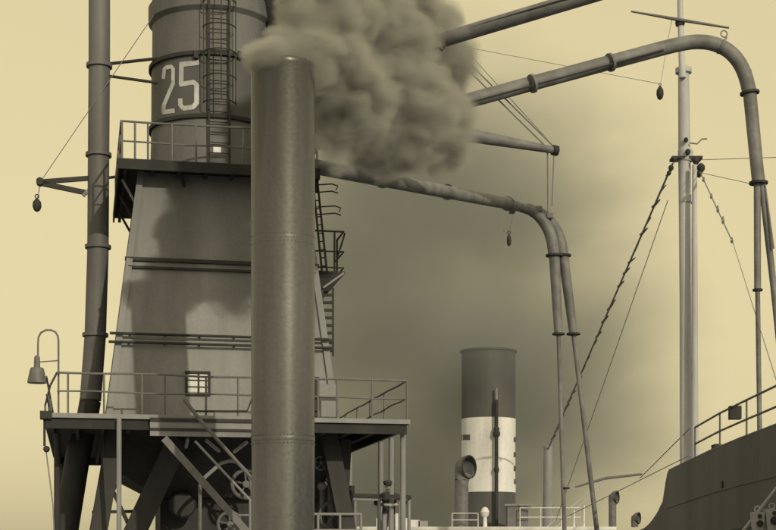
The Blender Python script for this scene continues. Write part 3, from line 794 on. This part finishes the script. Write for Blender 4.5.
# moulding along the bulwark top, strakes
cap = MB().tube([V((cxs-hbr(y)+.05, y, topz(y)+.03)) for y in ys if 14 < y < 72], .07, 8).build('bulwark_cap', 'hull', rs)
for y0, y1, ee in ((40, 41, 0),):
    MB().lathe(V((XS-.02, 46.0, 7.3)), [(.05,-.02),(.13,0),(.13,.05),(.08,.06)], 20, V((-1,0,0))).build('porthole', 'iron', rs)
for off in (1.35, 2.6):                            # lapped plate edges
    yy = [y for y in ys if 16 < y < (55.4 if off < 2 else 58)]
    lap = MB()
    for y in yy:
        x = cxs-hbr(y)-.05; z_ = topz(min(y, 54.9))-off
        lap.v += [V((x-.012, y, z_)), V((x-.012, y, z_+.07)), V((x+.05, y, z_)), V((x+.05, y, z_+.07))]
    for i in range(len(yy)-1):
        a = i*4; b = a+4; lap.f += [(a,b,b+1,a+1),(a+2,a+3,b+3,b+2),(a,a+2,b+2,b),(a+1,b+1,b+3,a+3)]; lap.mi += [0]*4
    lap.build('plate_lap', 'hull', rs)
# open rail above the bulwark
prev = None
ry = [y for y in (24, 28, 32, 36, 40, 43.5, 47, 50.8)]
for dz in (1.12, .56):
    MB().tube([V((XS+.1, y, topz(y)+dz)) for y in ry], .035, 8).build('rail', 'rail', rs)
for y in ry:
    MB().tube([V((XS+.1, y, topz(y)-.05)), V((XS+.1, y, topz(y)+1.12))], .03, 8).build('stanchion', 'rail', rs)
MB().box(V((XS+.2, 45.4, topz(45.4)+.95)), V((.17,0,0)), V((0,.15,0)), Z*.2).build('lantern_box', 'iron', rs)
MB().box(V((XS+.12, 47.6, topz(47.6)+.1)), V((.1,0,0)), V((0,.3,0)), Z*.1).build('fairlead', 'iron', rs)
# mast
dM = 61.0
mt = MB().tube([V((P(687,560,dM).x, dM, 5.0)), P(686.5,465,dM), P(686,300,dM), P(684.5,165,dM), P(683.5,70,dM)], [.27,.27,.26,.25,.22], 20).build('mast', 'mast', rs)
MB().tube([P(682.5,78,dM-.3), P(680.5,20,dM-.3), P(678.5,-70,dM-.3)], [.14,.12,.1], 14).build('top_mast', 'mast', mt)
MB().lathe(P(683.5,72,dM), [(.22,-.1),(.33,-.05),(.33,.14),(.2,.2)], 20).build('mast_cap', 'mast', mt)
MB().tube([P(631,11.5,dM-.5), P(680,20,dM-.5), P(729,28,dM-.5)], [.035,.07,.04], 10).build('yard', 'rail', mt)
MB().lathe(P(680,23,dM-.3), [(.17,-.12),(.2,0),(.17,.12)], 14).build('yard_sling', 'iron', mt)
MB().box(P(686,159,dM), V((.62,0,0)), V((0,.3,0)), Z*.05).build('cross_tree', 'iron', mt)
MB().lathe(P(685.5,157,dM), [(.27,-.2),(.31,-.15),(.31,.25),(.26,.3)], 18).build('mast_band', 'mast', mt)
MB().lathe(P(686,200,dM), [(.26,-.15),(.3,-.1),(.3,.15),(.26,.2)], 18).build('mast_band', 'mast', mt)
for x, y, s in ((675,160,.1),(688,152,.12),(696,161,.16),(701,168,.18),(699,174,.14),(686,140,.1),(671,168,.12),(669,173,.1)):
    MB().lathe(P(x, y, dM-.4), [(s*.4,-s), (s*.9,-s*.3), (s*.9,s*.4), (s*.4,s)], 10).build('rigging_block', 'iron', mt)
MB().tube([P(690,143,dM-.3), P(697,144,dM-.3), P(702,139,dM-.3), P(707,139,dM-.3)], .03, 6).build('hook', 'rail', mt)
bo = MB().tube([P(694.5,165,dM-.6), P(694.8,480,dM-.6)], [.1,.16], 14).build('stowed_boom', 'mast', rs)
# stays and rigging
def stay(p, q, r, lab, m='rope', lump=0, sag=0):
    o = wire('rigging_stay', [p, q], r, m, rs, sag=sag)
    if lump:
        s = None; p, q = V(p), V(q); d = (q-p)
        for i in range(lump):
            t = (i+.5)/lump; c = p.lerp(q, t)
            if s is None:
                s = MB().tube([c-d.normalized()*.28+V((.07,0,-.04)), c+d.normalized()*.3+V((-.02,0,0))], [.03,.06], 6).build('lashing', m, o)
            else:
                k = s.copy(); COL.objects.link(k); place(k, WLOC[s.name]+d*((i+random.uniform(-.3,.3))/lump), o); k.scale = (random.uniform(.5,1.3), 1, random.uniform(.6,1.3))
    return o
stay(P(673,163,dM-.4), P(548,449,81.8), .045, '', 'rope', 24)
stay(P(668,200,dM), P(556,520,79), .018, '', 'rope')
stay(P(700,172,dM-.4), P(733,243,dM-8), .025, '', 'rope', 5)
stay(P(697,160,dM), P(790,157,50), .014, ''); stay(P(697,172,dM), P(752,184,50), .012, '')
stay(P(470,48,70), P(660,84,dM), .012, '')
stay(P(733,243,dM-8), V((XS+.1, 40, topz(40)+1.1)), .012, '')
stay(P(690,428,dM-2), P(640,478,75), .02, '', 'rope'); stay(P(690,455,dM-2), P(560,520,76), .02, '', 'ropepale')
hbk = block('mast_block', P(660, 93, dM), .3, .56, 'dark egg-shaped block hanging left of the ship mast')
MB().tube([P(660,86,dM), P(663,70,dM), P(666,50,dM), P(672,19,dM-.4)], .012, 6).build('sling', 'ropepale', hbk)
# mooring rope with wooden fenders against the hull
fr = thing('mooring_rope', 'pale slanting rope running before the black hull at lower right', 'rope', P(744, 532, 37))
MB().tube([P(722,552,37), P(744,530,37), P(776,489,36.2), P(800,458,35.6)], .045, 10).build('rope_strand', 'ropepale', fr)
for i, (x, y, lab, s) in enumerate(((757.5, 521, 'narrow pale block on the rope before the black hull', 1), (772, 518, 'broad pale block at the right edge before the black hull', 1.25))):
    c = P(x, y, 36.6); fd = thing('tackle_block', lab, 'pulley', c-Z*.3)
    wv = .13*s
    MB().hexa([c+V((i_*wv*.8, j_*.1, -.3)) for i_, j_ in ((-1,-1),(1,-1),(1,1),(-1,1))]+[c+V((i_*wv*1.2, j_*.13, .22)) for i_, j_ in ((-1,-1),(1,-1),(1,1),(-1,1))]).build('cheek', 'ropepale', fd)
    MB().lathe(c+V((.02,-.14,-.06)), [(.08*s,0),(.08*s,.05),(.03,.06)], 16, V((0,-1,0))).build('sheave', 'iron', fd)
    MB().lathe(c+V((.02,-.13,.12)), [(.05,0),(.05,.04)], 12, V((0,-1,0))).build('pin', 'iron', fd)
    MB().torus(c+V((0,0,.29)), .07, .022, V((0,1,0)), 16, 6).build('eye_ring', 'ropepale', fd)
    MB().tube([c+V((0,0,-.3)), c+V((.05,0,-1.5)), c+V((.1,.2,-3.2))], .03, 8).build('tail_rope', 'ropepale', fd)

# ------------------------------------------------------------ far steamship with white-banded funnel
fs = thing('far_steamship', 'distant steamship with black and white funnel behind the pipes', 'ship', V((0, 84, 0)))
mb = MB(); xs = [-26,-24,-20,-14,-6,2,8,11,13,13.6]; hb_ = [.6,2.6,4.6,5.6,6,6,5.8,4.8,3,1.6]; sec_ = []
for x, h in zip(xs, hb_):
    sh = 4.6+((x+4)/20)**2*.6
    row = [(-h*.8,-1),(-h,1.5),(-h,sh),(h,sh),(h,1.5),(h*.8,-1)]
    sec_.append(row); mb.v += [V((x, 84+y, z)) for y, z in row]
for i in range(len(xs)-1):
    for j in range(6): mb.f.append((i*6+j, i*6+(j+1)%6, (i+1)*6+(j+1)%6, (i+1)*6+j)); mb.mi.append(0)
mb.f += [tuple(range(6)), tuple(reversed(range((len(xs)-1)*6, len(xs)*6)))]; mb.mi += [0,0]
mb.build('hull', 'hull', fs)
zd = P(500, 526.5, 79).z
MB().box(V((1.5, 84, (zd+4.6)/2-.1)), V((9.6,0,0)), V((0,4.6,0)), Z*((zd-4.6)/2-.05)).build('deckhouse', 'shipwhite', fs)
MB().box(V((1.6, 84, zd-.09)), V((10.4,0,0)), V((0,5.2,0)), Z*.085).build('boat_deck', 'shipwhite', fs)
fc = P(488.5, 560, 84); fr_ = 27.2/F*84
fz = lambda y: ZC+(HY-y)/F*(84-fr_*.5)
def fl(name, y0, y1, m, r=1.0, par=fs): return MB().lathe(V((fc.x, fc.y, fz(y0))), [(fr_*r, 0), (fr_*r, fz(y1)-fz(y0))], 48).build(name, m, par)
fn = MB().lathe(V((fc.x, fc.y, zd-.003)), [(fr_*.985, 0), (fr_*.985, fz(349)-zd-.1), (fr_*1.05, fz(349)-zd-.09), (fr_*1.05, fz(349)-zd), (fr_*.9, fz(349)-zd), (fr_*.9, fz(360)-zd), (.05, fz(362)-zd)], 48).build('funnel', 'black', fs)
fl('white_band', 492, 418, 'shipwhite', 1.0, fn)
def fpt(px, py, rr=1.006):
    dx = max(-.999, min(.999, ((px-488.5)/27.2))); t = math.asin(dx)
    y = fc.y-fr_*math.cos(t)*rr
    return V((fc.x+fr_*rr*dx, y, ZC+(HY-py)/F*y))
def fmark(x0, x1, y0, y1):
    mb = MB(); k = 4
    for i in range(k+1):
        x = x0+(x1-x0)*i/k
        mb.v += [fpt(x, y0), fpt(x, y1), fpt(x, y0, .998), fpt(x, y1, .998)]
    for i in range(k):
        a = i*4; b = a+4; mb.f += [(a,b,b+1,a+1),(a+2,a+3,b+3,b+2),(a,a+2,b+2,b),(a+1,b+1,b+3,a+3)]; mb.mi += [0]*4
    mb.f += [(0,1,3,2), (k*4,k*4+2,k*4+3,k*4+1)]; mb.mi += [0,0]
    mb.build('funnel_letter_stroke', 'black', fn)
fmark(461.6, 469, 434.5, 440)
for y in (437, 452, 466): fmark(512.6, 515.6, y, y+5)
fmark(514.9, 515.65, 437, 484); fmark(513, 515.6, 479, 484)
# steam pipe and whistle
sx = P(496.5, 560, 84-fr_-.25)
SPp = lambda y: V((sx.x, sx.y, ZC+(HY-y)/F*sx.y))
MB().tube([V((sx.x, sx.y, zd)), SPp(400)], .1, 12).build('steam_pipe', 'iron', fs)
MB().tube([SPp(399.5), SPp(388)], .06, 10).build('whistle', 'pale', fs)
for y, R in ((434, .2), (430, .16), (470, .15)): MB().lathe(SPp(y), [(R*.7,-.15),(R,-.05),(R,.1),(R*.6,.2)], 12).build('pipe_joint', 'iron', fs)
MB().tube([SPp(434), SPp(434)+V((-.1,.5,0))], .05, 8).build('pipe_bracket', 'iron', fs)
# ventilator cowl
vc = P(463, 468, 80.5)
def cowl(px, py, d, R, ang, name='ventilator'):
    c = P(px, py, d); ax = V((math.cos(ang), math.sin(ang), 0))
    v = MB().tube([V((c.x-R*.4, c.y, zd)), V((c.x-R*.4, c.y, c.z-R*1.2))], R*.62, 20).build(name, 'rail', fs)
    MB().tube([V((c.x-R*.4, c.y, c.z-R*1.25)), c-ax*R*.35-Z*R*.6, c-ax*R*.25-Z*R*.2, c+ax*R*.1, c+ax*R*.35], [R*.62, R*.75, R*.9, R, R*1.05], 24, caps=False).build('cowl', 'rail', v)
    MB().torus(c+ax*R*.36, R*1.0, R*.08, ax, 28, 8).build('cowl_rim', 'iron', v)
cowl(466, 467, 80.5, .6, -.7)
cowl(615, 497, 83, .34, -.5); cowl(637, 518, 80, .3, -.5)
# rails, deck gear
def drail(x0, x1, d, h=1.0, mp='shipwhite'):
    p, q = P(x0, 527, d), P(x1, 527, d); p.z = q.z = zd
    n_ = int((q-p).length/1.4)+1
    for k in (h, h*.5): MB().tube([p+Z*k, q+Z*k], .03, 6).build('deck_rail', mp, fs)
    s0 = MB().tube([p, p+Z*h], .03, 6).build('stanchion', mp, fs)
    for i in range(1, n_+1): copy_at(s0, (q-p)*(i/n_), fs)
drail(520, 582, 79.2)
drail(452, 478, 79.0, .7)
lb = MB()
def lifeboat(px, py, d, L_):
    c = P(px, py, d); mb = MB(); n_ = 12
    for i in range(n_+1):
        t = -1+2*i/n_; wv = .75*max(.03, (1-abs(t)**2.4)); zk = .25*t*t
        for a in range(7):
            q = PI*a/6; mb.v.append(c+V((t*L_/2, -wv*math.cos(q), zk+.35-(.75)*math.sin(q)*max(.2, 1-t**4))))
    for i in range(n_):
        for a in range(6): mb.f.append((i*7+a, i*7+a+1, (i+1)*7+a+1, (i+1)*7+a)); mb.mi.append(0)
        mb.f.append((i*7+6, i*7, (i+1)*7, (i+1)*7+6)); mb.mi.append(0)
    return mb.build('deck_boat', 'pale', fs)
MB().box(V((P(517,1,80).x, 80, zd+.55)), V((.55,0,0)), V((0,.5,0)), Z*.55).build('deck_locker', 'rail', fs)
MB().box(V((P(518,1,80).x, 80, zd+1.16)), V((.75,0,0)), V((0,.6,0)), Z*.05).build('locker_lid', 'pale', fs)
MB().lathe(V((P(485,1,79.5).x, 79.5, zd)), [(.12,0),(.1,.5),(.2,.62),(.24,.8),(.14,1.0),(.05,1.05)], 14).build('deck_lamp', 'glass', fs)
for x, hh_ in ((381,.5),(397,.75),(404,.5),(415,.4),(423,.35)):
    MB().box(V((P(x,1,81).x, 81, zd+hh_/2)), V((.25,0,0)), V((0,.4,0)), Z*hh_/2).build('deck_box', 'shipwhite', fs)
MB().tube([V((P(548,1,82).x, 82, zd)), P(548, 446, 82)], [.3,.24], 14).build('king_post', 'pale', fs)
MB().tube([P(575, 487, 80), P(606, 478, 80), P(642, 474, 80)], [.05,.08,.06], 8).build('derrick_spar', 'rail', fs)
for p, q in (((606,478),(540,532)), ((610,478),(548,534))):
    MB().tube([P(*p, 80), P(*q, 79)], .022, 6).build('derrick_rope', 'ropepale', fs)
MB().tube([P(584,505,79), P(584,530,79)], .05, 8).build('davit', 'shipwhite', fs); MB().tube([P(574,510,79), P(574,530,79)], .05, 8).build('davit', 'shipwhite', fs)
# taut wires across the sky
wire('cable', [P(240,-40,44), P(345,5,44), P(470,48,50)], .012, 'rope', None, 'thin cable slanting down through the top of the smoke', 'wire')
wire('cable', [P(415,-5,46), P(548,140,44.4)], .012, 'rope', None, 'thin cable running beside the boom ropes above the smoke edge', 'wire')

# ------------------------------------------------------------ smoke
def gauss_nodes(n, l, vec, blobs):
    acc = None
    for c, r in blobs:
        s = n.new('ShaderNodeVectorMath'); s.operation = 'SUBTRACT'; l.new(vec, s.inputs[0]); s.inputs[1].default_value = c
        d = n.new('ShaderNodeVectorMath'); d.operation = 'DIVIDE'; l.new(s.outputs[0], d.inputs[0]); d.inputs[1].default_value = r
        q = n.new('ShaderNodeVectorMath'); q.operation = 'LENGTH'; l.new(d.outputs[0], q.inputs[0])
        m = n.new('ShaderNodeMath'); m.operation = 'SUBTRACT'; m.inputs[0].default_value = 1; l.new(q.outputs['Value'], m.inputs[1])
        if acc is None: acc = m.outputs[0]
        else:
            a = n.new('ShaderNodeMath'); a.operation = 'SMOOTH_MAX'; a.inputs[2].default_value = .3; l.new(acc, a.inputs[0]); l.new(m.outputs[0], a.inputs[1]); acc = a.outputs[0]
    return acc
def smoke(name, blobs, dens, col, nscale, warp, lo, hi, label, voxel, rate, grow=1.12, aniso=.2, detail=4, puff=0, stretch=.6, tilt=15, rgh=.62):
    mb = MB()
    for c, r in blobs:
        k = 14
        o = len(mb.v); rr = V(r)*grow
        for i in range(k+1):
            t = PI*i/k
            for j in range(2*k):
                q = PI*j/k; mb.v.append(V(c)+V((rr.x*math.sin(t)*math.cos(q), rr.y*math.sin(t)*math.sin(q), rr.z*math.cos(t))))
        for i in range(k):
            for j in range(2*k):
                a = o+i*2*k+j; b = o+i*2*k+(j+1) % (2*k); mb.f.append((a, b, b+2*k, a+2*k)); mb.mi.append(0)
    m = bpy.data.materials.new(name+'_vapour'); m.use_nodes = True; n = m.node_tree.nodes; l = m.node_tree.links; n.clear()
    out = n.new('ShaderNodeOutputMaterial'); pv = n.new('ShaderNodeVolumePrincipled')
    pv.inputs['Color'].default_value = col; pv.inputs['Anisotropy'].default_value = aniso
    ge = n.new('ShaderNodeNewGeometry'); pos = ge.outputs['Position']
    nz = n.new('ShaderNodeTexNoise'); nz.inputs['Scale'].default_value = nscale; nz.inputs['Detail'].default_value = detail; nz.inputs['Roughness'].default_value = rgh
    ms = n.new('ShaderNodeMapping'); ms.inputs['Rotation'].default_value = (0, math.radians(tilt), 0); ms.inputs['Scale'].default_value = (stretch, 1, 1)
    l.new(pos, ms.inputs[0]); l.new(ms.outputs[0], nz.inputs[0])
    f = gauss_nodes(n, l, pos, blobs)
    x = n.new('ShaderNodeMath'); x.operation = 'MULTIPLY_ADD'; x.inputs[1].default_value = warp
    sb = n.new('ShaderNodeMath'); sb.operation = 'SUBTRACT'; sb.inputs[1].default_value = .5; l.new(nz.outputs[0], sb.inputs[0])
    l.new(sb.outputs[0], x.inputs[0]); l.new(f, x.inputs[2])
    nz.inputs['Distortion'].default_value = .5
    if puff:
        vo = n.new('ShaderNodeTexVoronoi'); vo.inputs['Scale'].default_value = puff; vo.feature = 'SMOOTH_F1' if False else 'F1'
        wv = n.new('ShaderNodeVectorMath'); wv.operation = 'MULTIPLY_ADD'; wv.inputs[1].default_value = (.5, .5, .5); l.new(nz.outputs['Color'], wv.inputs[0]); l.new(pos, wv.inputs[2])
        l.new(wv.outputs[0], vo.inputs['Vector'])
        pu = n.new('ShaderNodeMath'); pu.operation = 'MULTIPLY_ADD'; pu.inputs[1].default_value = -.3; l.new(vo.outputs['Distance'], pu.inputs[0])
        p2 = n.new('ShaderNodeMath'); p2.operation = 'ADD'; p2.inputs[1].default_value = .12; l.new(x.outputs[0], p2.inputs[0]); l.new(p2.outputs[0], pu.inputs[2])
        x = pu
    mr = n.new('ShaderNodeMapRange'); mr.interpolation_type = 'SMOOTHSTEP'
    mr.inputs['From Min'].default_value = lo; mr.inputs['From Max'].default_value = hi; mr.inputs['To Max'].default_value = dens
    l.new(x.outputs[0], mr.inputs[0]); l.new(mr.outputs[0], pv.inputs['Density']); l.new(pv.outputs[0], out.inputs['Volume'])
    m.cycles.volume_step_rate = rate
    me = bpy.data.meshes.new(name); me.from_pydata([tuple(v) for v in mb.v], [], mb.f); me.materials.append(m)
    o = bpy.data.objects.new(name, me); COL.objects.link(o)
    rm = o.modifiers.new('remesh', 'REMESH'); rm.mode = 'VOXEL'; rm.voxel_size = voxel
    dg = bpy.context.evaluated_depsgraph_get(); dg.update()
    em = bpy.data.meshes.new_from_object(o.evaluated_get(dg)); o.modifiers.clear(); o.data = em; em.name = name
    if not em.materials: em.materials.append(m)
    tag(o, label, 'smoke', kind='stuff'); return o
def B(px, py, d, rpx, depth=None, ry=None):
    r = rpx/F*d; return (tuple(P(px, py, d)), (r, depth or r, (ry/F*d if ry else r)))
plume = [B(272, 58, 30.8, 30, .75, 19), B(302, 60, 31.3, 40, .95, 38), B(322, 26, 32.2, 40, 1.1, 48), B(300, 12, 31.7, 25, 1.0, 42), B(316, -18, 32.5, 42, 1.2, 46), B(343, 14, 33.3, 40, 1.2, 44), B(354, 80, 33.1, 36, 1.1, 36), B(330, 66, 32.3, 48, 1.2, 50), B(350, 108, 33.6, 48, 1.2), B(333, 120, 33.4, 28, .9, 50),
         B(395, 108, 36, 62, 1.5), B(432, 128, 39, 52, 1.5, 46), B(378, 46, 36.5, 60, 1.5), B(430, 66, 40.3, 50, 1.4), B(350, -8, 35, 56, 1.3), B(396, -16, 39.5, 50, 1.4), B(385, 150, 36, 46, 1.1, 30), B(432, 30, 41, 30, 1.2, 34)]
smoke('smoke_plume', plume, 8.0, (.76, .775, .8, 1), 1.5, 1.5, -.08, .55, 'dense rolling grey smoke pouring rightward off the thick chimney', .18, .36, 1.2, .2, 8, 1.6, .6, 20, .62)
cloud = [B(380, 300, 95, 220, 11, 240), B(450, 190, 98, 190, 10, 130), B(470, 410, 94, 200, 10, 190), B(520, 390, 99, 165, 9, 190), B(510, 220, 100, 120, 9, 125), B(380, 470, 95, 220, 11, 180), B(485, 345, 83.5, 75, 4, 50)]
smoke('smoke_bank', cloud, .25, (.42, .45, .5, 1), .11, 1.9, -.28, 1.3, 'broad thin bank of drifting smoke behind the far steamship', 1.5, 1.5, 1.3, 0, 8, 0, .6, -35, .64)
